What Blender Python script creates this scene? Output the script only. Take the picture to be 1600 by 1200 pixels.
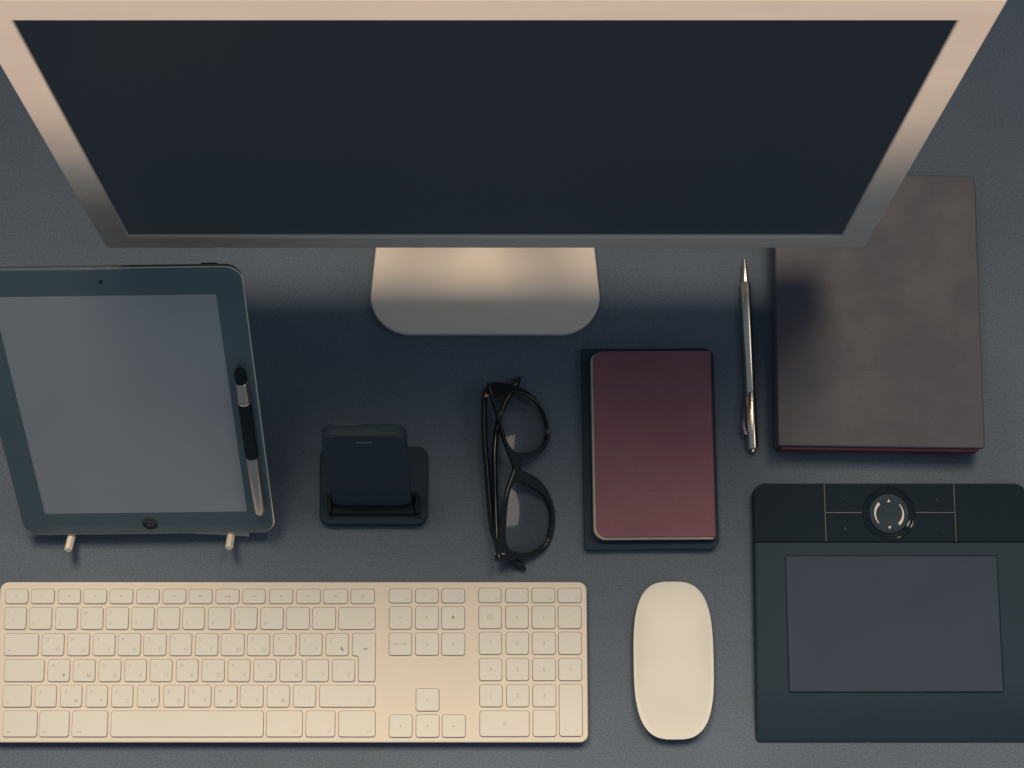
import bpy, bmesh, math, random
from mathutils import Matrix, Vector

scene = bpy.context.scene
for o in list(bpy.data.objects):
    bpy.data.objects.remove(o)
COL = scene.collection
R = math.radians
MM = 0.001

# ------------------------------------------------------------------ camera
cam_data = bpy.data.cameras.new('camera')
cam = bpy.data.objects.new('camera', cam_data)
COL.objects.link(cam)
cam.location = (0, 0, 1.282)
cam.rotation_euler = (R(10), 0, 0)
cam_data.sensor_width = 36
cam_data.lens = 61.13
cam_data.shift_x = 0.02625
cam_data.clip_start = 0.01
cam_data.clip_end = 50
scene.camera = cam

# ------------------------------------------------------------------ light
world = bpy.data.worlds.new('World')
scene.world = world
world.use_nodes = True
bg = world.node_tree.nodes['Background']
bg.inputs['Color'].default_value = (0.66, 0.86, 1.0, 1)
bg.inputs['Strength'].default_value = 0.175


def area_light(name, loc, target, sx, sy, power, color, spread=180):
    d = bpy.data.lights.new(name, 'AREA')
    d.shape = 'RECTANGLE'
    d.size, d.size_y = sx, sy
    d.energy = power
    d.color = color
    d.spread = R(spread)
    o = bpy.data.objects.new(name, d)
    COL.objects.link(o)
    o.location = loc
    o.rotation_euler = (Vector(target) - Vector(loc)).to_track_quat('-Z', 'Y').to_euler()
    return o


# two soft overhead lights standing behind the monitor; an added spot in front brightens the upper monitor frame
KEY_COLOR = (1.0, 0.80, 0.54)
area_light('overhead_softbox_left', (-0.44, 0.90, 1.60), (-0.26, -0.40, 0.0), 0.45, 0.72, 3.25, KEY_COLOR, 56)
area_light('overhead_softbox_right', (0.50, 0.90, 1.60), (0.30, -0.38, 0.0), 0.45, 0.72, 2.6, KEY_COLOR, 56)


def spot_light(name, loc, target, angle, blend, power, color, radius):
    d = bpy.data.lights.new(name, 'SPOT')
    d.energy = power
    d.color = color
    d.spot_size = R(angle)
    d.spot_blend = blend
    d.shadow_soft_size = radius
    o = bpy.data.objects.new(name, d)
    COL.objects.link(o)
    o.location = loc
    o.rotation_euler = (Vector(target) - Vector(loc)).to_track_quat('-Z', 'Y').to_euler()
    return o


spot_light('added_front_spot', (0.0, -2.20, 1.60), (0, 0.33, 1.128), 38.4, 0.24, 215, (1.0, 0.77, 0.56), 0.06)  # added lamp; its soft cone edge grades the frame from bright to dark
# a window off to the right
area_light('side_window', (1.28, 0.20, 1.50), (0.05, 0.18, 0.0), 0.5, 0.42, 1.5, (1.0, 0.84, 0.66))

vs = scene.view_settings
scene.display_settings.display_device = 'sRGB'
vs.view_transform = 'Standard'
vs.look = 'None'
vs.exposure = 0
vs.gamma = 1
vs.use_curve_mapping = False
scene.render.engine = 'CYCLES'

# ------------------------------------------------------------------ materials


def material(name, color, rough=0.5, metal=0.0, spec=0.5, noise=0.0, nscale=300, bump=0.0, bscale=1500,
             coat=0.0, mott=0.0, mscale=20, rvar=0.0, stretch=None, coat_rough=0.05, dust=0.0):
    m = bpy.data.materials.new(name)
    m.use_nodes = True
    nt = m.node_tree
    p = nt.nodes['Principled BSDF']
    p.inputs['Base Color'].default_value = (*color, 1)
    p.inputs['Roughness'].default_value = rough
    p.inputs['Metallic'].default_value = metal
    p.inputs['Specular IOR Level'].default_value = spec
    p.inputs['Coat Weight'].default_value = coat
    p.inputs['Coat Roughness'].default_value = coat_rough
    tc = nt.nodes.new('ShaderNodeTexCoord')
    src = tc.outputs['Object']
    if stretch:
        mp = nt.nodes.new('ShaderNodeMapping')
        mp.inputs['Scale'].default_value = stretch
        nt.links.new(src, mp.inputs['Vector'])
        src = mp.outputs['Vector']

    def tex(scale, detail=3.0):
        n = nt.nodes.new('ShaderNodeTexNoise')
        n.inputs['Scale'].default_value = scale
        n.inputs['Detail'].default_value = detail
        nt.links.new(src, n.inputs['Vector'])
        return n.outputs['Fac']

    def ramp(fac, lo, hi):
        r = nt.nodes.new('ShaderNodeMapRange')
        r.inputs['From Min'].default_value = 0.25
        r.inputs['From Max'].default_value = 0.75
        r.inputs['To Min'].default_value = lo
        r.inputs['To Max'].default_value = hi
        nt.links.new(fac, r.inputs['Value'])
        return r.outputs['Result']
    factor = None
    for amt, sc in ((noise, nscale), (mott, mscale)):
        if amt:
            v = ramp(tex(sc), 1 - amt, 1 + amt)
            if factor is None:
                factor = v
            else:
                mu = nt.nodes.new('ShaderNodeMath')
                mu.operation = 'MULTIPLY'
                nt.links.new(factor, mu.inputs[0])
                nt.links.new(v, mu.inputs[1])
                factor = mu.outputs[0]
    if factor is not None:
        sc = nt.nodes.new('ShaderNodeVectorMath')
        sc.operation = 'SCALE'
        sc.inputs[0].default_value = color
        nt.links.new(factor, sc.inputs['Scale'])
        nt.links.new(sc.outputs[0], p.inputs['Base Color'])
    if dust:
        # sparse specks of lint and dust lying on the surface
        vo = nt.nodes.new('ShaderNodeTexVoronoi')
        vo.inputs['Scale'].default_value = 62
        nt.links.new(src, vo.inputs['Vector'])
        le = nt.nodes.new('ShaderNodeMath')
        le.operation = 'LESS_THAN'
        le.inputs[1].default_value = 0.03
        nt.links.new(vo.outputs['Distance'], le.inputs[0])
        sx = nt.nodes.new('ShaderNodeSeparateColor')
        nt.links.new(vo.outputs['Color'], sx.inputs[0])
        ra = nt.nodes.new('ShaderNodeMapRange')
        ra.inputs['From Min'].default_value = 0.70
        ra.inputs['From Max'].default_value = 1.0
        ra.inputs['To Max'].default_value = dust
        nt.links.new(sx.outputs[0], ra.inputs['Value'])
        mu = nt.nodes.new('ShaderNodeMath')
        mu.operation = 'MULTIPLY'
        nt.links.new(le.outputs[0], mu.inputs[0])
        nt.links.new(ra.outputs[0], mu.inputs[1])
        mx = nt.nodes.new('ShaderNodeMix')
        mx.data_type = 'RGBA'
        nt.links.new(mu.outputs[0], mx.inputs['Factor'])
        if p.inputs['Base Color'].links:
            nt.links.new(p.inputs['Base Color'].links[0].from_socket, mx.inputs['A'])
        else:
            mx.inputs['A'].default_value = (*color, 1)
        mx.inputs['B'].default_value = (0.5, 0.47, 0.44, 1)
        nt.links.new(mx.outputs['Result'], p.inputs['Base Color'])
    if rvar:
        nt.links.new(ramp(tex(mscale * 2.3, 5), max(0.02, rough - rvar), min(1, rough + rvar)), p.inputs['Roughness'])
    if bump:
        b = nt.nodes.new('ShaderNodeBump')
        b.inputs['Strength'].default_value = bump
        b.inputs['Distance'].default_value = 0.0004
        nt.links.new(tex(bscale, 4), b.inputs['Height'])
        nt.links.new(b.outputs['Normal'], p.inputs['Normal'])
    return m


def lens_material():
    m = bpy.data.materials.new('spectacle_glass')
    m.use_nodes = True
    nt = m.node_tree
    for n in list(nt.nodes):
        if n.type == 'BSDF_PRINCIPLED':
            nt.nodes.remove(n)
    out = nt.nodes['Material Output']
    t = nt.nodes.new('ShaderNodeBsdfTransparent')
    t.inputs['Color'].default_value = (0.93, 0.95, 0.96, 1)
    g = nt.nodes.new('ShaderNodeBsdfGlossy')
    g.inputs['Roughness'].default_value = 0.06
    f = nt.nodes.new('ShaderNodeFresnel')
    f.inputs['IOR'].default_value = 1.55
    mx = nt.nodes.new('ShaderNodeMixShader')
    nt.links.new(f.outputs[0], mx.inputs[0])
    nt.links.new(t.outputs[0], mx.inputs[1])
    nt.links.new(g.outputs[0], mx.inputs[2])
    nt.links.new(mx.outputs[0], out.inputs['Surface'])
    return m


M = {
    'desk': material('dark_grey_desk_laminate', (0.120, 0.153, 0.213), 0.65, spec=0.15, noise=0.30, nscale=800, bump=0.3,
                     bscale=1200, mott=0.10, mscale=8, rvar=0.06, dust=0.5),
    'alu': material('brushed_aluminium', (0.80, 0.715, 0.67), 0.5, metal=0.1, spec=0.3, noise=0.03, nscale=60, bump=0.05,
                    bscale=2500, rvar=0.05, stretch=(0.15, 1, 1)),
    'kb_alu': material('keyboard_aluminium', (0.77, 0.70, 0.66), 0.5, metal=0.0, spec=0.3, bump=0.05, bscale=2500, mott=0.015),
    'key': material('white_key_plastic', (0.745, 0.74, 0.73), 0.5, spec=0.2, mott=0.015, mscale=14),
    'key_gap': material('dark_key_gap', (0.13, 0.11, 0.095), 0.7, spec=0.2),
    'legend': material('grey_key_print', (0.50, 0.46, 0.42), 0.6),
    'white_gloss': material('white_mouse_plastic', (0.81, 0.795, 0.77), 0.42, spec=0.2, mott=0.01),
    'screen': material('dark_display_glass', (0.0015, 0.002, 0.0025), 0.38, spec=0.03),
    'phone_glass': material('black_phone_glass', (0.055, 0.073, 0.098), 0.4, spec=0.0),
    'black_gloss': material('glossy_black_plastic', (0.013, 0.022, 0.034), 0.09, spec=0.4),
    'black_satin': material('satin_black_plastic', (0.026, 0.043, 0.068), 0.45, spec=0.08, bump=0.05, rvar=0.04),
    'black_soft': material('matte_black_rubber', (0.010, 0.017, 0.027), 0.65, spec=0.15),
    'slate': material('slate_plastic', (0.027, 0.048, 0.076), 0.48, spec=0.14, noise=0.05, nscale=1500, bump=0.08, bscale=3000, mott=0.06, mscale=15, dust=0.3),
    'active': material('grey_drawing_sheet', (0.049, 0.070, 0.112), 0.6, spec=0.12, noise=0.07, nscale=1200, bump=0.06,
                       bscale=3000, mott=0.07, mscale=25, dust=0.6),
    'mark_and_glint': material('light_grey_mark_and_glint', (0.17, 0.17, 0.18), 0.4, metal=0.2),  # home-button mark, and painted highlights along the drawing tablet's button gaps
    'print': material('pale_print', (0.80, 0.74, 0.68), 0.5),
    'grey_mark': material('grey_mark', (0.15, 0.165, 0.18), 0.5),
    'faint': material('faint_print', (0.045, 0.055, 0.065), 0.5),
    'ipad_glass': material('black_tablet_glass', (0.098, 0.148, 0.190), 0.10, spec=0.3, mott=0.05, mscale=30),
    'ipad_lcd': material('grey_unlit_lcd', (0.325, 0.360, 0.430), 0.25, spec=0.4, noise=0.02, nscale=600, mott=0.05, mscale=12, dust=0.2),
    'silver': material('polished_silver', (0.80, 0.72, 0.64), 0.20, metal=1.0, rvar=0.05, mscale=60),
    'satin_steel': material('satin_steel', (0.55, 0.51, 0.49), 0.33, metal=1.0, noise=0.03, nscale=500),
    'peg': material('pale_wood_peg', (0.80, 0.72, 0.64), 0.55, noise=0.06, nscale=400, stretch=(1, 0.1, 1)),
    'leather': material('dark_brown_leather', (0.074, 0.073, 0.104), 0.50, spec=0.4, noise=0.10, nscale=700, bump=0.3,
                        bscale=800, mott=0.07, mscale=12, rvar=0.10, dust=0.25),
    'red_pages': material('dark_red_page_edge', (0.190, 0.045, 0.068), 0.6, noise=0.2, nscale=900, stretch=(0.03, 0.03, 3)),
    'burgundy': material('burgundy_cover', (0.215, 0.086, 0.128), 0.48, spec=0.3, noise=0.11, nscale=1100, bump=0.25,
                         bscale=1400, mott=0.10, mscale=18, rvar=0.08, dust=0.15),
    'cream': material('cream_paper', (0.46, 0.42, 0.37), 0.7, noise=0.14, nscale=1200, stretch=(0.03, 0.03, 3)),
    'grey_paper': material('grey_page_edge', (0.46, 0.48, 0.50), 0.7, noise=0.08, nscale=1200, stretch=(0.03, 0.03, 3)),
    'nb_black': material('black_card_cover', (0.028, 0.046, 0.072), 0.5, spec=0.08, bump=0.10, bscale=1200, rvar=0.06),
    'acetate': material('black_acetate', (0.010, 0.014, 0.019), 0.12, spec=0.5, rvar=0.04, mscale=60),
    'copper': material('copper_dot', (0.62, 0.25, 0.16), 0.4, metal=0.3),
    'chrome_dark': material('dark_chrome', (0.34, 0.30, 0.33), 0.22, metal=1.0),
    'lens': lens_material(),
}

# a faint even glow added to the screen lifts its black to dark grey
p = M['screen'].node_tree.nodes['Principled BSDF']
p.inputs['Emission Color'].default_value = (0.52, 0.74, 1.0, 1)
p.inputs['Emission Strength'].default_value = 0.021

# ------------------------------------------------------------------ helpers (all lengths in millimetres)


def thing(name, label, cat, loc=(0, 0, 0), rotz=0.0, group=None):
    o = bpy.data.objects.new(name, None)
    o.empty_display_size = 0.02
    COL.objects.link(o)
    o.location = [c * MM for c in loc]
    o.rotation_euler = (0, 0, R(rotz))
    o['label'] = label
    o['category'] = cat
    if group:
        o['group'] = group
    return o


def link(name, me, mats, parent=None, mat=None, angle=35):
    """Link mesh data in mm; mat is an optional 4x4 in mm applied to the vertices."""
    flat = {p.index for p in me.polygons if abs(p.normal.z) > 0.9999 or len(p.vertices) > 4}
    if mat is not None:
        me.transform(mat)
    me.transform(Matrix.Scale(MM, 4))
    if not isinstance(mats, (list, tuple)):
        mats = [mats]
    me.materials.clear()
    for m in mats:
        me.materials.append(M[m])
    for p in me.polygons:
        p.use_smooth = True
    me.set_sharp_from_angle(angle=R(angle))
    for i in flat:
        me.polygons[i].use_smooth = False
    o = bpy.data.objects.new(name, me)
    COL.objects.link(o)
    if parent:
        o.parent = parent
    return o


def pydata(name, verts, faces):
    me = bpy.data.meshes.new(name)
    me.from_pydata([tuple(v) for v in verts], [], faces)
    me.update()
    bm = bmesh.new()
    bm.from_mesh(me)
    bmesh.ops.recalc_face_normals(bm, faces=bm.faces)
    bm.to_mesh(me)
    bm.free()
    return me


def rrect(x0, x1, y0, y1, r, seg=6):
    """Rounded rectangle outline, counter-clockwise from the right-bottom corner. r: one radius or (br, tr, tl, bl)."""
    rs = r if isinstance(r, (list, tuple)) else (r,) * 4
    pts = []
    for (cx, sx, cy, sy, a0), rr in zip(((x1, -1, y0, 1, -90), (x1, -1, y1, -1, 0), (x0, 1, y1, -1, 90), (x0, 1, y0, 1, 180)), rs):
        rr = max(rr, 0.01)
        for k in range(seg + 1):
            a = R(a0 + 90 * k / seg)
            pts.append((cx + sx * rr + rr * math.cos(a), cy + sy * rr + rr * math.sin(a)))
    return pts


def offset(pts, d):
    """Move a counter-clockwise outline inwards by d."""
    if abs(d) < 1e-9:
        return list(pts)
    n = len(pts)
    out = []
    for i in range(n):
        ax, ay = pts[i - 1]
        bx, by = pts[i]
        cx, cy = pts[(i + 1) % n]
        e1 = Vector((bx - ax, by - ay))
        e2 = Vector((cx - bx, cy - by))
        if e1.length < 1e-7:
            e1 = e2
        if e2.length < 1e-7:
            e2 = e1
        n1 = Vector((-e1.y, e1.x)).normalized()
        n2 = Vector((-e2.y, e2.x)).normalized()
        v = n1 + n2
        k = max(0.35, 1 + n1.dot(n2))
        out.append((bx + v.x / k * d, by + v.y / k * d))
    return out


def loft(loops, cap0=True, cap1=True, closed=True):
    n = len(loops[0])
    verts = [v for lp in loops for v in lp]
    faces = []
    for k in range(len(loops) - 1):
        for i in range(n if closed else n - 1):
            j = (i + 1) % n
            faces.append((k * n + i, k * n + j, (k + 1) * n + j, (k + 1) * n + i))
    if cap0:
        faces.append(tuple(range(n))[::-1])
    if cap1:
        faces.append(tuple((len(loops) - 1) * n + i for i in range(n)))
    return verts, faces


def slab(outline, z0, z1, bev=0.5, seg=3, bot=None):
    """Solid slab from an outline with rounded top and bottom edges."""
    bot = bev if bot is None else bot
    loops = []
    if bot > 0:
        for k in range(seg + 1):
            a = R(90 * k / seg)
            loops.append((bot * (1 - math.sin(a)), z0 + bot * (1 - math.cos(a))))
    else:
        loops.append((0, z0))
    if bev > 0:
        for k in range(seg + 1):
            a = R(90 * k / seg)
            loops.append((bev * (1 - math.cos(a)), z1 - bev * (1 - math.sin(a))))
    else:
        loops.append((0, z1))
    v, f = loft([[(x, y, z) for x, y in offset(outline, d)] for d, z in loops])
    return pydata('slab', v, f)


def tube(path, radii, n=16, cap=True):
    """Round or oval tube along a 3-D path; radii: number or list of numbers or (rx, rz) pairs."""
    pts = [Vector(p) for p in path]
    loops = []
    for i, p in enumerate(pts):
        t = (pts[min(i + 1, len(pts) - 1)] - pts[max(i - 1, 0)]).normalized()
        up = Vector((0, 0, 1)) if abs(t.z) < 0.95 else Vector((0, 1, 0))
        s = t.cross(up).normalized()
        u = s.cross(t).normalized()
        r = radii[i] if isinstance(radii, list) else radii
        rx, rz = r if isinstance(r, tuple) else (r, r)
        loops.append([p + s * rx * math.cos(2 * math.pi * k / n) + u * rz * math.sin(2 * math.pi * k / n) for k in range(n)])
    v, f = loft(loops, cap, cap)
    return pydata('tube', v, f)


def lathe(profile, n=40, cap0=True, cap1=True):
    """Revolve (radius, z) pairs round z."""
    loops = [[(r * math.cos(2 * math.pi * k / n), r * math.sin(2 * math.pi * k / n), z) for k in range(n)] for r, z in profile]
    v, f = loft(loops, cap0, cap1)
    return pydata('lathe', v, f)


def box(x0, x1, y0, y1, z0, z1, bev=0.3):
    return slab([(x1, y0), (x1, y1), (x0, y1), (x0, y0)], z0, z1, bev, 2)


def from_object(o):
    dg = bpy.context.evaluated_depsgraph_get()
    me = bpy.data.meshes.new_from_object(o.evaluated_get(dg))
    data = o.data
    bpy.data.objects.remove(o)
    bpy.data.curves.remove(data)
    return me


def plate_with_holes(outlines, thick, bevel=0.0, seg=2):
    """Filled flat plate from closed outlines (first the rim, then holes), centred on z = 0."""
    cu = bpy.data.curves.new('plate', 'CURVE')
    cu.dimensions = '2D'
    cu.fill_mode = 'BOTH'
    cu.extrude = max(thick / 2 - bevel, 0.0)
    cu.bevel_depth = bevel
    cu.offset = -bevel
    cu.bevel_resolution = seg
    for pts in outlines:
        sp = cu.splines.new('POLY')
        sp.points.add(len(pts) - 1)
        for i, (x, y) in enumerate(pts):
            sp.points[i].co = (x, y, 0, 1)
        sp.use_cyclic_u = True
    o = bpy.data.objects.new('plate', cu)
    COL.objects.link(o)
    bpy.context.view_layer.update()
    return from_object(o)


TEXT_CACHE = {}


def text_mesh(body, size, ax='CENTER', ay='CENTER'):
    key = (body, size, ax, ay)
    if key not in TEXT_CACHE:
        cu = bpy.data.curves.new('text', 'FONT')
        cu.body = body
        cu.size = size
        cu.align_x, cu.align_y = ax, ay
        cu.resolution_u = 3
        o = bpy.data.objects.new('text', cu)
        COL.objects.link(o)
        bpy.context.view_layer.update()
        me = from_object(o)
        # strokes that overlap inside one glyph are stepped apart so that no two faces share a plane
        bm = bmesh.new()
        bm.from_mesh(me)
        bm.verts.ensure_lookup_table()
        seen, n = set(), 0
        for v0 in bm.verts:
            if v0 in seen:
                continue
            stack = [v0]
            seen.add(v0)
            while stack:
                q = stack.pop()
                q.co.z += n * 0.006
                for e in q.link_edges:
                    w = e.other_vert(q)
                    if w not in seen:
                        seen.add(w)
                        stack.append(w)
            n += 1
        bm.to_mesh(me)
        bm.free()
        TEXT_CACHE[key] = me
    return TEXT_CACHE[key].copy()


def smooth_closed(pts, sub=4):
    """Catmull-Rom through closed points."""
    n = len(pts)
    out = []
    for i in range(n):
        p0, p1, p2, p3 = (Vector(pts[(i + k) % n]) for k in (-1, 0, 1, 2))
        for s in range(sub):
            t = s / sub
            out.append(tuple(0.5 * (2 * p1 + (p2 - p0) * t + (2 * p0 - 5 * p1 + 4 * p2 - p3) * t * t + (3 * p1 - p0 - 3 * p2 + p3) * t ** 3)))
    return out


def smooth_open(pts, sub=6):
    n = len(pts)
    out = []
    for i in range(n - 1):
        p0, p1, p2, p3 = (Vector(pts[min(max(i + k, 0), n - 1)]) for k in (-1, 0, 1, 2))
        for s in range(sub):
            t = s / sub
            out.append(0.5 * (2 * p1 + (p2 - p0) * t + (2 * p0 - 5 * p1 + 4 * p2 - p3) * t * t + (3 * p1 - p0 - 3 * p2 + p3) * t ** 3))
    out.append(Vector(pts[-1]))
    return out


# ------------------------------------------------------------------ the desk
desk = link('desk_top', slab(rrect(-800, 800, -380, 900, 12), -30, 0, 2), 'desk')
desk['kind'] = 'structure'
desk['label'] = 'dark blue-grey matte desk top under all the objects'

KEYS = [
    (-209.4, -193.1, 42.0, 52.4, 'fn', 'esc'),
    (-190.8, -174.0, 42.0, 52.4, 'fn', 'F1'),
    (-171.2, -154.9, 42.0, 52.4, 'fn', 'F2'),
    (-152.6, -135.9, 42.0, 52.4, 'fn', 'F3'),
    (-133.5, -116.8, 42.0, 52.4, 'fn', 'F4'),
    (-114.0, -97.7, 42.0, 52.4, 'fn', 'F5'),
    (-94.9, -78.2, 42.0, 52.4, 'fn', 'F6'),
    (-75.8, -59.1, 42.0, 52.4, 'fn', 'rew'),
    (-56.3, -39.5, 42.0, 52.4, 'fn', 'play'),
    (-36.7, -20.5, 42.0, 52.4, 'fn', 'fwd'),
    (-17.2, -0.5, 42.0, 52.4, 'fn', 'vol0'),
    (2.3, 19.6, 42.0, 52.4, 'fn', 'vol1'),
    (21.9, 39.6, 42.0, 52.4, 'fn', 'vol2'),
    (41.9, 59.1, 42.0, 52.4, 'fn', 'eject'),
    (-209.5, -193.7, 23.4, 39.2, 'num', '>', '<'),
    (-191.4, -175.2, 23.4, 39.2, 'num', '!', '1'),
    (-172.4, -156.6, 23.4, 39.2, 'num', '"', '2'),
    (-153.8, -138.0, 23.4, 39.2, 'num', '№', '3'),
    (-135.7, -119.5, 23.4, 39.2, 'num', '%', '4'),
    (-117.1, -100.9, 23.4, 39.2, 'num', ':', '5'),
    (-98.6, -82.3, 23.4, 39.2, 'num', ',', '6'),
    (-80.0, -64.2, 23.4, 39.2, 'num', '.', '7'),
    (-61.4, -45.2, 23.4, 39.2, 'num', '*', '8'),
    (-42.4, -26.1, 23.4, 39.2, 'num', '(', '9'),
    (-23.4, -7.1, 23.4, 39.2, 'num', ')', '0'),
    (-4.8, 11.9, 23.4, 39.2, 'num', '_', '-'),
    (14.2, 31.0, 23.4, 39.2, 'num', '+', '='),
    (33.3, 59.7, 23.4, 39.2, 'wide', '←'),
    (-208.6, -184.1, 4.6, 20.4, 'mod', '⇥'),
    (-181.3, -165.6, 4.6, 20.4, 'let', 'Q', 'Й'),
    (-162.8, -147.0, 4.6, 20.4, 'let', 'W', 'Ц'),
    (-144.3, -128.5, 4.6, 20.4, 'let', 'E', 'У'),
    (-126.2, -110.0, 4.6, 20.4, 'let', 'R', 'К'),
    (-107.7, -91.5, 4.6, 20.4, 'let', 'T', 'Е'),
    (-88.7, -73.0, 4.6, 20.4, 'let', 'Y', 'Н'),
    (-70.2, -54.0, 4.6, 20.4, 'let', 'U', 'Г'),
    (-51.6, -35.0, 4.6, 20.4, 'let', 'I', 'Ш'),
    (-32.7, -16.5, 4.6, 20.4, 'let', 'O', 'Щ'),
    (-13.7, 2.5, 4.6, 20.4, 'let', 'P', 'З'),
    (5.3, 21.5, 4.6, 20.4, 'let', '[', 'Х'),
    (24.3, 40.5, 4.6, 20.4, 'let', ']', 'Ъ'),
    (43.4, 60.1, -13.9, 20.6, 'enter', '↵'),
    (-207.7, -179.1, -13.9, 1.8, 'mod', '•'),
    (-176.3, -160.6, -13.9, 1.8, 'let', 'A', 'Ф'),
    (-157.9, -142.2, -13.9, 1.8, 'let', 'S', 'Ы'),
    (-139.4, -123.7, -13.9, 1.8, 'let', 'D', 'В'),
    (-120.9, -105.2, -13.9, 1.8, 'let', 'F', 'А'),
    (-102.4, -86.7, -13.9, 1.8, 'let', 'G', 'П'),
    (-83.5, -67.8, -13.9, 1.8, 'let', 'H', 'Р'),
    (-65.0, -48.9, -13.9, 1.8, 'let', 'J', 'О'),
    (-46.1, -30.4, -13.9, 1.8, 'let', 'K', 'Л'),
    (-27.6, -11.4, -13.9, 1.8, 'let', 'L', 'Д'),
    (-8.7, 7.5, -13.9, 1.8, 'let', ';', 'Ж'),
    (10.3, 26.4, -13.9, 1.8, 'let', "'", 'Э'),
    (29.2, 45.4, -13.9, 1.8, 'let', '\\', 'Ё'),
    (-207.8, -187.5, -32.0, -16.6, 'mod', '⇧'),
    (-184.7, -169.5, -32.0, -16.6, 'let', '§', ''),
    (-166.3, -151.1, -32.0, -16.6, 'let', 'Z', 'Я'),
    (-147.9, -132.7, -32.0, -16.6, 'let', 'X', 'Ч'),
    (-129.5, -114.3, -32.0, -16.6, 'let', 'C', 'С'),
    (-111.0, -95.4, -32.0, -16.6, 'let', 'V', 'М'),
    (-92.1, -76.9, -32.0, -16.6, 'let', 'B', 'И'),
    (-74.2, -58.0, -32.0, -16.6, 'let', 'N', 'Т'),
    (-55.3, -39.2, -32.0, -16.6, 'let', 'M', 'Ь'),
    (-36.9, -20.3, -32.0, -16.6, 'let', '<', 'Б'),
    (-17.5, -1.4, -32.0, -16.6, 'let', '>', 'Ю'),
    (1.4, 17.5, -32.0, -16.6, 'let', '?', '/'),
    (20.3, 60.4, -32.0, -16.6, 'wide', '⇧'),
    (-206.8, -182.5, -53.0, -34.8, 'mod', 'ctrl'),
    (-180.7, -159.5, -53.0, -34.8, 'mod', 'alt'),
    (-157.2, -131.9, -53.0, -34.8, 'mod', 'cmd'),
    (-129.2, -19.8, -53.0, -34.8, 'mod', ''),
    (-17.5, 8.2, -53.0, -34.8, 'wide', 'cmd'),
    (10.9, 31.6, -53.0, -34.8, 'wide', 'alt'),
    (34.4, 60.6, -53.0, -34.8, 'wide', 'ctrl'),
    (69.8, 86.1, 42.5, 52.6, 'fk', 'F13'),
    (88.9, 105.6, 42.5, 52.6, 'fk', 'F14'),
    (108.0, 124.7, 42.5, 52.6, 'fk', 'F15'),
    (70.0, 86.2, 23.6, 39.7, 'ctr', '>'),
    (89.0, 105.7, 23.6, 39.7, 'ctr', '↖'),
    (108.0, 124.7, 23.6, 39.7, 'ctr', '⇞'),
    (70.1, 86.3, 4.8, 20.8, 'ctr', 'delete⌦'),
    (89.1, 105.8, 4.8, 20.8, 'ctr', '↘'),
    (108.1, 124.8, 4.8, 20.8, 'ctr', '⇟'),
    (89.9, 106.4, -34.8, -18.9, 'arr', 'up'),
    (70.7, 87.2, -53.3, -37.5, 'arr', 'left'),
    (90.0, 106.5, -53.3, -37.5, 'arr', 'down'),
    (108.8, 125.4, -53.3, -37.5, 'arr', 'right'),
    (134.9, 151.2, 42.7, 53.1, 'fk', 'F16'),
    (154.5, 170.8, 42.7, 53.1, 'fk', 'F17'),
    (173.6, 190.3, 42.7, 53.1, 'fk', 'F18'),
    (192.6, 209.4, 42.7, 53.1, 'fk', 'F19'),
    (135.1, 151.4, 24.0, 40.2, 'ctr', '⌧'),
    (154.6, 170.9, 24.0, 40.2, 'ctr', '='),
    (173.7, 190.4, 24.0, 40.2, 'ctr', '/'),
    (192.7, 209.4, 24.0, 40.2, 'ctr', '*'),
    (135.3, 151.5, 5.5, 21.3, 'ctr', '7'),
    (154.8, 171.0, 5.5, 21.3, 'ctr', '8'),
    (173.8, 190.5, 5.5, 21.3, 'ctr', '9'),
    (192.8, 209.4, 5.5, 21.3, 'ctr', '-'),
    (135.5, 151.7, -13.2, 2.5, 'ctr', '4'),
    (154.9, 171.1, -13.2, 2.5, 'ctr', '5'),
    (173.9, 190.5, -13.2, 2.5, 'ctr', '6'),
    (192.8, 209.4, -13.2, 2.5, 'ctr', '+'),
    (135.7, 151.9, -31.8, -16.2, 'ctr', '1'),
    (155.1, 171.2, -31.8, -16.2, 'ctr', '2'),
    (174.0, 190.6, -31.8, -16.2, 'ctr', '3'),
    (135.9, 171.3, -52.8, -34.8, 'ctr', '0'),
    (174.1, 190.6, -52.8, -34.3, 'wide', '.'),
    (193.0, 209.5, -52.6, -15.9, 'wide', '⌤'),
]


def frame_matrix(origin, tilt_b, roll=0.0, root=(0, 0, 0)):
    """Columns a (x), b (up the face), n (out of the face); tilt_b = angle of b above the desk; mm."""
    t = R(tilt_b)
    a = Vector((1, 0, 0))
    b = Vector((0, math.cos(t), math.sin(t)))
    n = a.cross(b)
    r = R(roll)
    a2 = a * math.cos(r) + b * math.sin(r)
    b2 = b * math.cos(r) - a * math.sin(r)
    o = Vector(origin) - Vector(root)
    return Matrix(((a2.x, b2.x, n.x, o.x), (a2.y, b2.y, n.y, o.y), (a2.z, b2.z, n.z, o.z), (0, 0, 0, 1)))


def T(x, y, z):
    return Matrix.Translation((x, y, z))


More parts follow.
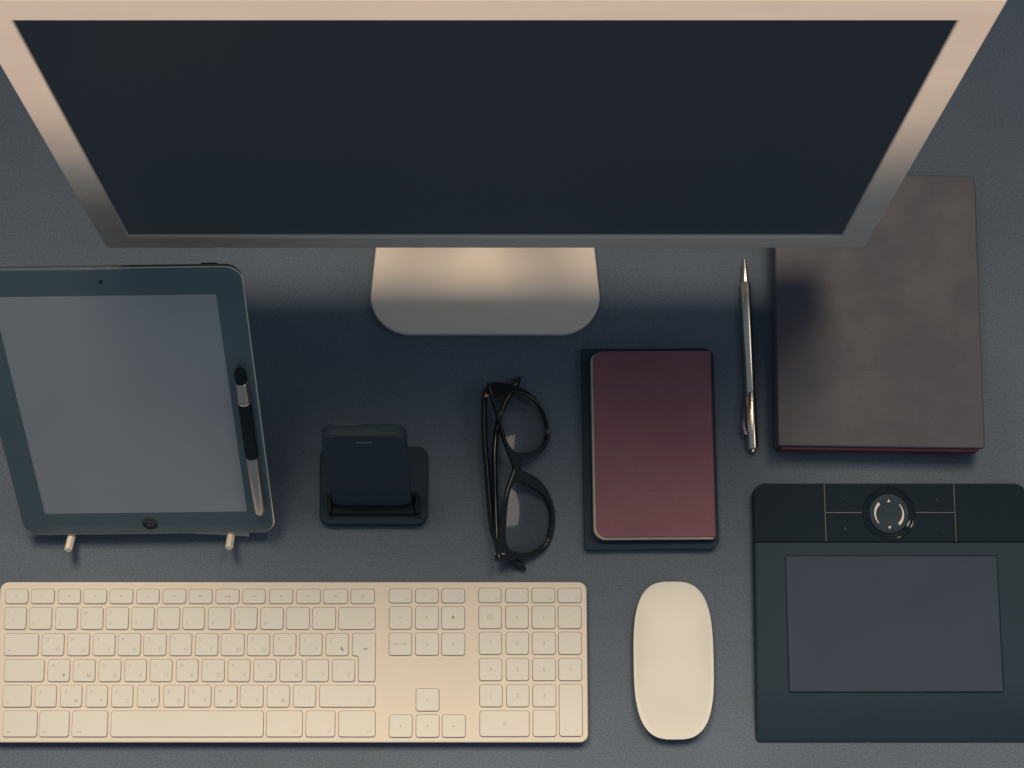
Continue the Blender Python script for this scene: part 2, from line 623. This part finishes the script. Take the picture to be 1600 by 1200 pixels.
# ------------------------------------------------------------------ monitor
root = (0, 335, 0)
mon = thing('computer_monitor', 'large desktop monitor with dark blank screen and silver aluminium frame', 'monitor', root)
F = frame_matrix((0, 309.6, 111.6), 90 - 6.53, 0, root)
fr = plate_with_holes([rrect(-267.5, 267.5, -21, 332.5, 3.0, 5), rrect(-247.5, 247.5, 0, 309.5, 0.6, 2)], 8, 1.6, 4)
link('front_frame', fr, 'alu', mon, F @ T(0, 0, -4), 50)
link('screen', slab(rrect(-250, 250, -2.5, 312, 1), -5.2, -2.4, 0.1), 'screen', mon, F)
link('back_housing', slab(rrect(-264, 264, -17.5, 329, 8, 5), -36, -8.02, 0.0, 3, 8), 'alu', mon, F)
link('power_light', slab(rrect(-4, 4, -11.8, -8.2, 1.7, 5), 0.02, 0.25, 0.1), 'alu', mon, F)
# foot plate with rounded front corners, bent up into the neck behind the panel
fo = []
for x, y in rrect(-86.3, 86.3, 262.5, 372, (30, 4, 4, 30), 12):
    k = 1.0 - max(0.0, y - 290) * 0.00105
    fo.append((x * k, y))
# add points along the long straight sides so that the taper bends
foot = slab(fo, 0.2, 7.4, 1.2, 4)
st = link('stand_foot', foot, 'alu', mon, T(-root[0], -root[1], 0), 40)
prof = [(355, 3.8), (372, 3.8), (386, 8), (397, 19), (402, 34), (402, 70), (398, 140), (392, 210), (388, 245)]
loops = []
pp = smooth_open([Vector((0, y, z)) for y, z in prof], 5)
for i, p in enumerate(pp):
    t = (pp[min(i + 1, len(pp) - 1)] - pp[max(i - 1, 0)]).normalized()
    nn = Vector((0, -t.z, t.y)) * 3.5
    w = 74 - 56 * min(1, max(0, i - 5) / 5)
    loops.append([(-w, p.y - nn.y, p.z - nn.z), (w, p.y - nn.y, p.z - nn.z), (w, p.y + nn.y, p.z + nn.z), (-w, p.y + nn.y, p.z + nn.z)])
v, f = loft(loops)
link('stand_neck', pydata('neck', v, f), 'alu', mon, T(-root[0], -root[1], 0.35), 40)
hg = tube([(-38, 374, 236), (38, 374, 236)], 13, 24)
link('hinge', hg, 'satin_steel', mon, T(-root[0], -root[1], 0), 40)

# ------------------------------------------------------------------ keyboard
KB = (-139.6, 20.3, 0)
kb = thing('keyboard', 'white full-size keyboard with silver base and flat square keys', 'keyboard', KB)
link('base_plate', slab(rrect(-213.9, 213.6, -57.1, 57.6, 6.0, 6), 3.4, 8.2, 0.9), 'kb_alu', kb)
link('rear_support', slab(rrect(-205, 205, 32, 50, 6), 0.0, 3.6, 0.8), 'key', kb)
for x in (-190, 190):
    link('rubber_foot', slab(rrect(x - 9, x + 9, -50, -44, 2.5), 0.0, 3.5, 0.3), 'black_soft', kb)


def round_poly(pts, r, seg=4):
    n = len(pts)
    out = []
    for i in range(n):
        a, b, c = Vector(pts[i - 1]), Vector(pts[i]), Vector(pts[(i + 1) % n])
        d1, d2 = (a - b).normalized(), (c - b).normalized()
        p0, p1 = b + d1 * r, b + d2 * r
        for k in range(seg + 1):
            t = k / seg
            q = (1 - t) ** 2 * p0 + 2 * t * (1 - t) * b + t * t * p1
            out.append((q.x, q.y))
    return out


def key_mesh(outline):
    prof = [(-0.36, 8.203), (-0.02, 8.26), (0.0, 8.3), (0.02, 9.0), (0.12, 9.22), (0.38, 9.34)]
    v, f = loft([[(x, y, z) for x, y in offset(outline, d)] for d, z in prof], False, True)
    me = pydata('key', v, f)
    n = len(outline)
    idx = [1 if i < n else 0 for i in range(len(me.polygons))]
    return me, idx


def tri(cx, cy, s, ang):
    return [(cx + s * math.cos(R(ang + k)), cy + s * math.sin(R(ang + k))) for k in (0, 125, 235)]


def poly_mesh(polys):
    vs, fs = [], []
    for p in polys:
        fs.append(tuple(range(len(vs), len(vs) + len(p))))
        vs += [(x, y, 0) for x, y in p]
    return pydata('icon', vs, fs)


def rect(cx, cy, w, h):
    return [(cx - w / 2, cy - h / 2), (cx + w / 2, cy - h / 2), (cx + w / 2, cy + h / 2), (cx - w / 2, cy + h / 2)]


def icon(name):
    t = tri
    return poly_mesh({
        'rew': [t(-1.1, 0, 1.0, 180), t(0.7, 0, 1.0, 180)],
        'fwd': [t(-0.7, 0, 1.0, 0), t(1.1, 0, 1.0, 0)],
        'play': [t(-1.2, 0, 1.1, 0), rect(0.6, 0, 0.5, 1.6), rect(1.5, 0, 0.5, 1.6)],
        'vol0': [t(0, 0, 1.1, 180)],
        'vol1': [t(-0.4, 0, 1.1, 180), rect(1.0, 0, 0.35, 1.2)],
        'vol2': [t(-0.9, 0, 1.1, 180), rect(0.6, 0, 0.35, 1.2), rect(1.4, 0, 0.35, 1.9)],
        'eject': [t(0, 0.4, 1.1, 90), rect(0, -0.8, 1.9, 0.45)],
        'up': [t(0, 0, 1.1, 90)], 'down': [t(0, 0, 1.1, 270)], 'left': [t(0, 0, 1.1, 180)], 'right': [t(0, 0, 1.1, 0)],
    }[name])


def join(parts):
    bm = bmesh.new()
    for me, mat in parts:
        me.transform(mat)
        bm.from_mesh(me)
        bpy.data.meshes.remove(me)
    out = bpy.data.meshes.new('legend')
    bm.to_mesh(out)
    bm.free()
    return out


ICONS = ('rew', 'fwd', 'play', 'vol0', 'vol1', 'vol2', 'eject', 'up', 'down', 'left', 'right')
for x0, x1, y0, y1, kind, *leg in KEYS:
    if kind == 'enter':
        ym, xm = y1 - 16.2, x0 + 4.7
        out = round_poly([(x1, y0), (x1, y1), (x0, y1), (x0, ym), (xm, ym), (xm, y0)], 1.7)
    else:
        out = rrect(x0, x1, y0, y1, 1.9, 4)
    me, idx = key_mesh(out)
    k = link('key', me, ['key', 'key_gap'], kb, None, 50)
    k.data.polygons.foreach_set('material_index', idx)
    xm, ym = (x0 + x1) / 2, (y0 + y1) / 2
    z = 9.38
    parts = []
    leg = [s for s in leg if s]
    if kind == 'fn' and leg[0] in ICONS:
        parts.append((icon(leg[0]), T(xm, ym, z)))
    elif kind == 'fn':
        parts.append((text_mesh(leg[0], 2.2), T(xm, ym, z)))
    elif kind == 'arr':
        parts.append((icon(leg[0]), T(xm, ym, z)))
    elif kind == 'num':
        parts.append((text_mesh(leg[0], 3.0), T(x0 + 3.4, y1 - 4.2, z)))
        parts.append((text_mesh(leg[1], 3.4), T(x0 + 3.4, y0 + 4.4, z)))
    elif kind == 'let':
        parts.append((text_mesh(leg[0], 3.6), T(x0 + 3.8, y1 - 4.4, z)))
        if len(leg) > 1:
            parts.append((text_mesh(leg[1], 3.9), T(x1 - 4.0, y0 + 4.4, z)))
    elif kind == 'mod' and leg:
        parts.append((text_mesh(leg[0], 2.6, 'LEFT'), T(x0 + 2.6, y0 + 3.6, z)))
    elif kind == 'wide' and leg:
        parts.append((text_mesh(leg[0], 3.2 if len(leg[0]) == 1 else 2.6, 'RIGHT'), T(x1 - 2.6, y0 + 4.0, z)))
    elif kind == 'fk':
        parts.append((text_mesh(leg[0], 2.2, 'RIGHT'), T(x1 - 1.8, y0 + 2.6, z)))
    elif kind == 'enter':
        parts.append((text_mesh('↵', 4.4), T(xm + 1.5, y1 - 11, z)))
    elif kind == 'ctr':
        parts.append((text_mesh(leg[0], 4.4 if len(leg[0]) == 1 else 2.8), T(xm, ym, z)))
    if parts:
        link('legend', join(parts), 'legend', k)

# ------------------------------------------------------------------ mouse
ms = thing('computer_mouse', 'smooth white computer mouse with rounded ends beside the keyboard', 'mouse', (136.4, 21.8, 0))


def super_outline(a, b, e, n=72):
    o = []
    for k in range(n):
        t = 2 * math.pi * k / n
        ct, s = math.cos(t), math.sin(t)
        o.append((a * math.copysign(abs(ct) ** (2 / e), ct), b * math.copysign(abs(s) ** (2 / e), s)))
    return o


mo = super_outline(29.0, 56.6, 3.05)
loops = []
for sc, z in ((0.97, 6.2), (0.99, 6.8), (1.0, 7.6), (0.995, 8.3)):
    loops.append([(x * sc, y * sc, z) for x, y in mo])
for k in range(1, 18):
    s = 0.993 * (1 - (k / 18.0)) ** 0.85 if k < 17 else 0.012
    loops.append([(x * s, y * s, 8.4 + 5.5 * (1 - (abs(y * s) / 60) ** 2.2) * (1 - s ** 2.6) - 0.004 * (x * s) ** 2 * 0.3) for x, y in mo])
v, f = loft(loops)
link('top_shell', pydata('shell', v, f), 'white_gloss', ms, None, 60)
loops = [[(x * sc, y * sc, z) for x, y in mo] for sc, z in ((0.84, 0.9), (0.88, 2.0), (0.95, 5.0), (0.965, 6.19))]
v, f = loft(loops)
link('underside', pydata('base', v, f), 'satin_steel', ms, None, 50)
for x in (-15, 15):
    link('glide_rail', slab(rrect(x - 1.4, x + 1.4, -38, 38, 1.3), 0.0, 1.0, 0.3), 'black_soft', ms)

# ------------------------------------------------------------------ tablet computer leaning on a small easel
IP_O = (-244.75, 126.5, 30.2)
root = (-245, 150, 0)
K = 0.986
tab = thing('tablet_computer', 'black tablet computer with grey blank screen leaning on small stand', 'tablet', root)
F = frame_matrix(IP_O, 49.4, 0.95, root) @ Matrix.Scale(K, 4)
ipo = rrect(-92.9, 92.9, -22.1, 219.2, 11.5, 8)
prof = [(20, -8.9), (10, -8.6), (4, -7.4), (1.2, -5.4), (0.2, -3.2), (-0.25, -1.6), (-0.25, -0.75), (0.35, -0.55)]
v, f = loft([[(x, y, z) for x, y in offset(ipo, d)] for d, z in prof], True, True)
link('back_shell', pydata('shell', v, f), 'silver', tab, F, 50)
gl = link('front_glass', slab(offset(ipo, 0.75), -0.53, 0.0, 0.3, 3), 'ipad_glass', tab, F, 40)
link('display', slab(rrect(-74, 74, 0, 197.1, 0.4, 2), 0.0, 0.06, 0.0, 1, 0.0), 'ipad_lcd', tab, F)
hb = link('home_button', lathe([(5.9, 0.02), (5.9, 0.10), (5.5, 0.16), (5.1, 0.08), (3.0, 0.05), (0.05, 0.04)], 36, True, True), 'black_gloss', tab, F @ T(1.6, -11.2, 0))
link('button_mark', plate_with_holes([rrect(-2.0, 2.0, -2.0, 2.0, 0.8, 4), rrect(-1.45, 1.45, -1.45, 1.45, 0.5, 4)], 0.1), 'mark_and_glint', hb, F @ T(1.6, -11.2, 0.16))
link('camera_lens', lathe([(1.7, 0.01), (1.6, 0.10), (1.0, 0.10), (0.9, 0.06), (0.05, 0.05)], 20), 'slate', tab, F @ T(-0.5, 208.3, 0))
link('power_button', slab(rrect(66, 77, 218.6, 219.75, 0.5), -4.4, -2.4, 0.3), 'black_gloss', tab, F)

es = thing('tablet_stand', 'small stand with two pale pegs holding up the black tablet computer', 'stand', root)
G = frame_matrix(IP_O, 49.4, 0.95, root)
for a in (-58.5, 58.5):
    link('peg', tube([(a, -25.2, n) for n in (-13, -8, 8.0, 11.2, 11.9)], [2.9, 2.9, 2.9, 2.9, 2.1], 6), 'peg', es, G, 20)
    link('support_arm', slab(rrect(a - 3, a + 3, -28, 112, 2.9), -14.2, -9.0, 0.8), 'black_satin', es, G)
link('rear_leg', slab(rrect(-5, 5, 0, 118, 4), -2.2, 2.2, 0.8), 'black_satin', es, T(-3, 108, 0.9) @ Matrix.Rotation(R(180 - 64), 4, 'X') @ T(0, 0, -2))
link('cross_bar', slab(rrect(-67, 71, -2.6, 2.6, 0.6), 0.0, 4.2, 0.4), 'peg', es, T(0.6, -31.6, 0) @ Matrix.Rotation(R(-3.2), 4, 'Z'))

# stylus resting on the right-hand rim of the tablet
sroot = root
sty = thing('stylus', 'thin silver and black stylus with rubber tip lying on the tablet', 'stylus', root)
A0, A1 = Vector((82.6, 136.0)), Vector((83.2, 2.5))


def sp(t, n=4.75):
    q = A0.lerp(A1, t)
    return (q.x, q.y, n)


def seg_tube(ts, rs, n=28):
    return tube([sp(t) for t in ts], list(rs), n)


link('rubber_tip', seg_tube((0.0, 0.012, 0.03, 0.075, 0.085), (2.0, 3.3, 3.9, 3.9, 3.5)), 'black_soft', sty, G)
link('upper_barrel', seg_tube((0.086, 0.09, 0.205, 0.207), (4.0, 4.4, 4.4, 4.2)), 'satin_steel', sty, G)
link('ring', seg_tube((0.208, 0.211, 0.219, 0.222), (4.4, 4.6, 4.6, 4.4)), 'silver', sty, G)
link('grip', seg_tube((0.223, 0.228, 0.585, 0.59), (4.3, 4.5, 4.5, 4.3)), 'black_soft', sty, G)
lb = link('lower_barrel', seg_tube((0.591, 0.595, 0.96, 0.985, 1.0), (4.2, 4.45, 4.2, 3.9, 3.0)), 'satin_steel', sty, G)
tx = text_mesh('wacom', 3.4)
link('lettering', tx, 'print', lb, G @ T(*sp(0.86, 4.75)) @ Matrix.Rotation(R(-90.5), 4, 'Z') @ Matrix.Rotation(R(-38), 4, 'X') @ T(0, 0, 4.42))

# ------------------------------------------------------------------ phone in its dock
root = (-82, 149, 0)
dk = thing('phone_dock', 'flat black charging dock with rounded corners under the phone', 'dock', root)
link('base', slab(rrect(-39.8, 39.6, -29.3, 28.8, 7.5, 8), 0.0, 8.0, 1.6, 4, 0.5), 'black_satin', dk)
for x0, x1 in ((-33.4, -30.4), (31.0, 34.0)):
    link('side_post', slab(rrect(x0, x1, -21.8, -7.0, 1.2), 8.0, 16.5, 0.5), 'black_soft', dk)
link('front_lip', slab(rrect(-30.2, 30.8, -21.8, -18.2, 1.2), 8.0, 12.5, 0.5), 'black_soft', dk)
link('cradle_floor', slab(rrect(-30.2, 30.8, -18.0, -5.0, 1.0), 8.02, 9.0, 0.2), 'black_soft', dk)
link('back_rest', slab(rrect(-20, 20, -4.4, 4.4, 2.0), 8.0, 24.0, 1.0), 'black_soft', dk)

ph = thing('phone', 'black smartphone standing in the dock with its screen off', 'phone', root)
F = frame_matrix((-83.0, 133.0, 9.2), 69.8, 0, root)
po = rrect(-29.3, 29.3, 0, 109.0, 8.8, 8)
link('body', slab(offset(po, 0.25), -8.6, -0.75, 0.5), 'slate', ph, F)
link('front_glass', slab(offset(po, 0.7), -0.74, 0.0, 0.3), 'phone_glass', ph, F)
link('rear_glass', slab(offset(po, 0.7), -9.4, -8.61, 0.3), 'black_gloss', ph, F)
link('earpiece', slab(rrect(-5.5, 5.5, 98.4, 99.8, 0.7), -0.02, 0.08, 0.02), 'grey_mark', ph, F)
link('power_button', slab(rrect(12.5, 22.5, -6.2, -3.2, 1.4, 5), 0.0, 0.7, 0.25), 'slate', ph, F @ T(0, 108.7, 0) @ Matrix(((1, 0, 0, 0), (0, 0, 1, 0), (0, 1, 0, 0), (0, 0, 0, 1))))
link('home_button', lathe([(5.2, -0.02), (5.2, 0.05), (4.8, 0.08), (0.05, 0.02)], 28), 'phone_glass', ph, F @ T(0, 7.4, 0))

# ------------------------------------------------------------------ folded spectacles
GX, GY, GZ, GT = 26.8, 161.9, 15.2, 27.2
gs = thing('spectacles', 'folded black-framed spectacles with clear lenses lying on the desk', 'glasses', (GX, GY, 0))
outer = [(-24.8, 60.9), (-17.4, 62.4), (-9.4, 61.6), (-1.5, 59.9), (7.2, 56.7), (14.7, 50.6), (20.1, 41.8), (23.0, 32.4), (23.5, 23.8), (20.8, 16.4), (15.1, 10.8), (7.0, 6.8), (0.6, 4.7), (-1.1, 0.8), (-0.6, -2.9), (6.9, -5.3), (15.0, -9.6), (21.4, -16.8), (25.9, -26.1), (28.0, -35.9), (27.3, -46.3), (24.3, -55.9), (18.3, -62.2), (9.2, -65.5), (-1.9, -67.5), (-10.9, -69.2), (-17.1, -69.9), (-19.2, -67.7), (-18.7, -57.5), (-17.7, -43.6), (-15.5, -29.5), (-12.6, -16.3), (-9.1, -7.6), (-7.5, -1.9), (-9.1, 3.7), (-12.3, 11.0), (-15.4, 18.4), (-18.6, 29.1), (-21.1, 39.8), (-23.8, 49.1), (-25.4, 56.1)]
h1 = [(-17.2, 42.0), (-14.3, 49.8), (-10.6, 53.7), (-3.6, 55.4), (5.5, 53.2), (12.6, 49.0), (18.0, 41.7), (20.6, 33.7), (21.1, 25.6), (17.8, 18.2), (12.4, 13.5), (4.5, 10.7), (-3.7, 10.2), (-8.2, 12.2), (-12.3, 17.7), (-14.8, 26.0), (-17.0, 33.9)]
h2 = [(-8.1, -14.4), (-4.0, -11.6), (2.4, -12.4), (11.1, -16.2), (18.3, -20.8), (23.2, -27.6), (24.7, -36.1), (24.1, -46.0), (21.4, -54.6), (15.6, -59.7), (7.6, -62.6), (-1.9, -62.7), (-8.4, -60.6), (-11.9, -54.5), (-12.4, -43.3), (-11.8, -30.7), (-10.5, -21.5)]
GF = T(0, 0, GZ) @ Matrix.Rotation(R(GT), 4, 'Y')
outer_s, h1s, h2s = smooth_closed(outer, 3), smooth_closed(h1, 4), smooth_closed(h2, 4)


def bow(me, k=0.0011):
    for vtx in me.vertices:
        vtx.co.z -= k * vtx.co.y ** 2
    return me


link('front_frame', bow(plate_with_holes([outer_s, h1s, h2s], 3.6, 0.9, 3)), 'acetate', gs, GF, 50)
for hs in (h1s, h2s):
    cx = sum(p[0] for p in hs) / len(hs)
    cy = sum(p[1] for p in hs) / len(hs)
    loops = []
    for s in (1.0, 0.85, 0.65, 0.45, 0.25, 0.02):
        loops.append([(cx + (x - cx) * s * 1.012, cy + (y - cy) * s * 1.012, 1.7 * (1 - s * s) - 0.4) for x, y in hs])
    v, f = loft(loops, False, True)
    link('lens', bow(pydata('lens', v, f)), 'lens', gs, GF, 60)
t1 = [(-22.1, 60.1, 17), (-26.3, 55.2, 16), (-27.7, 42.2, 14), (-27.2, 18.6, 12), (-25.3, -5.0, 11), (-23.4, -28.4, 10), (-21.2, -47.0, 9), (-15.6, -59.0, 7.5), (-6.2, -67.7, 5.0), (3.2, -74.6, 4.2)]
t2 = [(-16.1, -67.8, 16), (-17.6, -61.6, 15), (-18.6, -42.8, 13), (-19.2, -23.9, 11.5), (-19.6, -4.8, 10.5), (-19.6, 14.4, 9.5), (-17.6, 31.4, 8), (-12.5, 47.5, 6.5), (-5.8, 60.8, 5), (-0.5, 68.8, 4.2)]
for tp in (t1, t2):
    path = smooth_open(tp, 5)
    n = len(path)
    rad = []
    for i in range(n):
        s = i / (n - 1)
        e = min(1.0, (1 - s) * 12 + 0.25)
        rad.append((2.3 * e + (0.6 * e if s > 0.8 else 0), (5.6 - 2.2 * s) * e if s < 0.75 else (3.95 - 0.1) * e))
    tm = link('temple', tube(path, rad, 14), 'acetate', gs, None, 60)
    if tp is t1:
        link('maker_mark', lathe([(1.5, -0.2), (1.5, 0.3), (1.2, 0.5), (0.05, 0.5)], 20), 'copper', tm, T(-25.9, 52.0, 20.3))
for y, x in ((59.0, -21.5), (-66.5, -15.6)):
    link('hinge', box(x - 4.2, x + 3.4, y - 2.6, y + 2.6, 12.0, 20.2, 0.4), 'acetate', gs)
for y in (8.2, -9.8):
    link('nose_pad', tube([(-1.5, y, 10.5), (1.5, y + (1 if y > 0 else -1), 9.2), (6.0, y + (2.2 if y > 0 else -2.2), 7.4)], [(0.5, 0.6), (1.5, 2.2), (0.5, 0.6)], 12), 'acetate', gs, None, 60)

# ------------------------------------------------------------------ notebooks
nb = thing('notebook', 'thin black notebook with rounded corners lying under a burgundy notebook', 'notebook', (122, 177, 0), 0.35)
nbo = rrect(-49.6, 49.2, -75.0, 75.0, (7, 7, 0.6, 0.6), 8)
link('back_cover', slab(nbo, 0.0, 0.9, 0.3), 'nb_black', nb)
link('page_block', slab(offset(nbo, 0.35), 0.91, 5.7, 0.1), 'grey_paper', nb)
link('front_cover', slab(offset(nbo, 0.1), 5.71, 7.0, 0.5), 'nb_black', nb)

bn = thing('notebook', 'small burgundy notebook with pale page edges on top of a black notebook', 'notebook', (123.8, 178.6, 7.05), 0.4)
bo = rrect(-44.2, 44.2, -69.6, 69.8, (1.0, 1.5, 7, 8), 8)


def bowed(me):
    for vtx in me.vertices:
        vtx.co.z += 1.6 * (0.5 - vtx.co.x / 88.0) * (1 - 0.3 * (vtx.co.y / 70.0)) * max(0.0, vtx.co.z / 7.0)
    return me


def grid_slab(outline_fn, z0, z1, ny=1):
    return slab(outline_fn, z0, z1, 0.35)


link('back_cover', slab(bo, 0.0, 0.7, 0.2), 'burgundy', bn)
link('page_block', bowed(slab(rrect(-45.1, 42.8, -70.2, 69.0, (0.6, 0.6, 7, 8.5), 8), 0.71, 6.0, 0.8)), 'cream', bn)
link('front_cover', bowed(slab(rrect(-43.2, 43.6, -68.6, 69.8, (1.0, 1.5, 7, 8), 8), 6.02, 6.9, 0.4)), 'burgundy', bn)
link('spine', tube([(43.3, -68.6, 3.4), (43.3, 69.6, 3.4)], (1.3, 3.5), 16), 'burgundy', bn)

pl = thing('leather_planner', 'thick dark leather planner with red page edges partly behind the monitor', 'planner', (291.2, 278.6, 0), -0.75)
po = rrect(-75.8, 75.8, -103.6, 103.6, (2.5, 5, 3, 2.5), 6)
link('back_cover', slab(po, 0.0, 2.2, 0.7), 'leather', pl)
link('page_block', slab(rrect(-73.0, 72.2, -105.2, 101, (1, 3, 1, 1), 6), 2.21, 19.4, 0.5), 'red_pages', pl)
link('front_cover', slab(po, 19.42, 22.4, 1.3, 4), 'leather', pl)
spn = []
for k in range(13):
    a = R(90 + 180 * k / 12)
    spn.append((-72.0 + 4.2 * math.cos(a), 11.2 + 10.9 * math.sin(a)))
v, f = loft([[(x, y, z) for x, z in spn] for y in (-103.2, -102.6, 102.6, 103.2)])
link('spine', pydata('spine', v, f), 'leather', pl, None, 50)

# ------------------------------------------------------------------ ballpoint pen
pn = thing('ballpoint_pen', 'slim shiny silver ballpoint pen lying between the notebook and planner', 'pen', (197.2, 249.0, 0), 1.0)
ZP = 4.35


def py_tube(ys, rs, n=28):
    return tube([(0, y, ZP) for y in ys], list(rs), n)


link('tip', py_tube((72.9, 72.5, 70.0, 69.0, 56, 54.2), (0.35, 0.6, 0.75, 1.1, 2.6, 2.9)), 'silver', pn)
link('lower_barrel', py_tube((54.1, 53.6, -29.8, -30.2), (3.5, 4.0, 4.2, 4.0)), 'silver', pn)
link('upper_barrel', py_tube((-30.3, -30.8, -70.5, -72.6, -73.2), (4.1, 4.3, 4.3, 3.9, 2.6)), 'silver', pn)
link('push_button', py_tube((-73.2, -73.6, -75.2, -75.6), (2.2, 2.3, 2.3, 1.8)), 'chrome_dark', pn)
link('clip', tube([(-3.9, -33.5, 6.0), (-5.2, -40, 6.4), (-6.3, -50, 6.5), (-6.6, -57, 6.3), (-5.6, -61.5, 6.0), (-4.0, -62, 5.8)],
                  [(0.7, 1.3), (0.7, 1.5), (0.8, 1.5), (1.5, 1.6), (1.6, 1.6), (1.0, 1.2)], 12), 'chrome_dark', pn)

# ------------------------------------------------------------------ graphics tablet
TX, TY = 297.6, 57.0
gt = thing('graphics_tablet', 'black drawing tablet with grey work area and round touch dial', 'drawing tablet', (TX, TY, 0))


def section_body(stations):
    """stations: (y, half width, top z); rounded upper edges."""
    loops = []
    for y, w, z in stations:
        r = min(2.2, z * 0.5)
        pr = [(w - 0.8, 0.0), (w, 0.8), (w, z - r)]
        for k in range(1, 6):
            a = R(18 * k)
            pr.append((w - r * (1 - math.cos(a)), z - r * (1 - math.sin(a))))
        pr += [(-x, zz) for x, zz in reversed(pr)]
        loops.append([(x, y, zz) for x, zz in pr])
    v, f = loft(loops)
    return pydata('body', v, f)


st = []
for y, z in ((-93.2, 1.6), (-92.4, 2.0), (-90, 2.8), (-84, 4.6), (-76, 6.7), (-68, 8.35), (-62, 9.2), (-58.4, 9.5), (-54, 9.62), (-30, 9.7), (10, 9.85), (49.5, 10.0)):
    w = 102.4 - (y + 93.2) / 142.7 * 1.6
    if y < -89:
        w -= (0.9, 0.35, 0.0)[(-93.2, -92.4, -90).index(y)] * 2
    st.append((y, w, z))
link('lower_body', section_body(st), 'slate', gt, None, 40)
upo = rrect(-100.4, 100.4, 49.8, 93.2, (0.5, 9, 9, 0.5), 8)
link('upper_body', slab(upo, 0.0, 9.0, 0.4), 'black_satin', gt)
link('drawing_area', slab(rrect(-78.0, 75.5, -57.4, 39.6, 0.8), 9.3, 10.12, 0.15), 'active', gt)
# thin rim of the work area
rim = plate_with_holes([rrect(-78.9, 76.4, -58.3, 40.5, 1.2, 3), rrect(-78.3, 75.8, -57.7, 39.9, 0.9, 3)], 0.3, 0.05)
link('drawing_area_rim', rim, 'black_gloss', gt, T(0, 0, 10.05))
DX, DY, DR = -1.6, 70.6, 19.4


def arc(a0, a1, r=DR, n=14):
    return [(DX + r * math.cos(R(a0 + (a1 - a0) * k / n)), DY + r * math.sin(R(a0 + (a1 - a0) * k / n))) for k in range(n + 1)]


g = 0.25
yt, yb, xl, xr = 92.7, 50.3, -48.3, 46.9
ym = 71.6
aL = math.degrees(math.asin((ym - DY) / DR))
bts = [
    rrect(-99.9, xl - g, yb, yt, (0.5, 0.5, 8.6, 0.5), 6),
    rrect(xr + g, 99.9, yb, yt, (0.5, 8.6, 0.5, 0.5), 6),
    [(xl + g, yt), (xl + g, ym + g)] + list(reversed(arc(90.6, 180 - aL - 0.8))) + [(DX - g, yt)],
    [(xr - g, yt), (DX + g, yt)] + list(reversed(arc(aL + 0.8, 89.4))) + [(xr - g, ym + g)],
    [(xl + g, yb), (DX - g, yb)] + list(reversed(arc(180 - aL + 0.8, 269.4))) + [(xl + g, ym - g)],
    [(xr - g, yb), (xr - g, ym - g)] + list(reversed(arc(-89.4, aL - 0.8))) + [(DX + g, yb)],
]


def ccw(p):
    s = sum(p[i - 1][0] * p[i][1] - p[i][0] * p[i - 1][1] for i in range(len(p)))
    return p if s > 0 else p[::-1]


# grey strips in the button gaps paint the light their edges catch
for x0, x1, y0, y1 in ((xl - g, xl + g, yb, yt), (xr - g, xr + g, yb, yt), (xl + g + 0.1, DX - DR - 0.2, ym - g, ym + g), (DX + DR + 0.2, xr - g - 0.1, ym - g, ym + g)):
    link('edge_glint_strip', box(x0 + 0.03, x1 - 0.03, y0 + 0.03, y1 - 0.03, 9.02, 10.2, 0.05), 'mark_and_glint', gt)
buttons = []
for b in bts:
    buttons.append(link('button', slab(ccw(b), 9.02, 10.5, 0.3, 2), 'black_gloss', gt, None, 30))
# faint printed marks on the four middle buttons
for b, (x, y), ch in zip(buttons[2:], ((-34, 82), (34, 81), (-34, 60), (33, 60)), ('–', '+', 'o', '‹')):
    link('button_print', text_mesh(ch, 4.0), 'faint', b, T(x, y, 10.53))
ring = link('dial_ring', lathe([(14.7, 9.0), (14.75, 9.5), (15.2, 10.3), (16.2, 10.65), (16.9, 10.3), (17.2, 9.8), (17.6, 9.8), (18.0, 10.4), (18.6, 10.6), (19.1, 10.3), (19.2, 9.1)], 72, False, False), 'black_gloss', gt, T(DX, DY, 0))
dial = link('dial', lathe([(14.6, 9.1), (14.6, 10.4), (14.2, 10.9), (13.4, 11.0), (9, 10.75), (4, 10.6), (0.05, 10.58)], 64, True, True), 'slate', gt, T(DX, DY, 0))


def crescent(a0, a1, r, w0, w1, n=14):
    o, i = [], []
    for k in range(n + 1):
        t = k / n
        a = R(a0 + (a1 - a0) * t)
        w = w0 + (w1 - w0) * t
        o.append(((r + w / 2) * math.cos(a), (r + w / 2) * math.sin(a)))
        i.append(((r - w / 2) * math.cos(a), (r - w / 2) * math.sin(a)))
    return o + i[::-1]


for a0, a1, w0, w1 in ((132, 222, 2.1, 0.5), (-48, 42, 2.1, 0.5)):
    link('scroll_mark', poly_mesh([crescent(a0, a1, 10.3, w0, w1)]), 'print', dial, T(DX, DY, 10.98))
for y, a in ((9.4, 90), (-10.0, 270)):
    link('arrow_mark', poly_mesh([tri(0, y, 1.4, a)]), 'print', dial, T(DX, DY, 11.02))
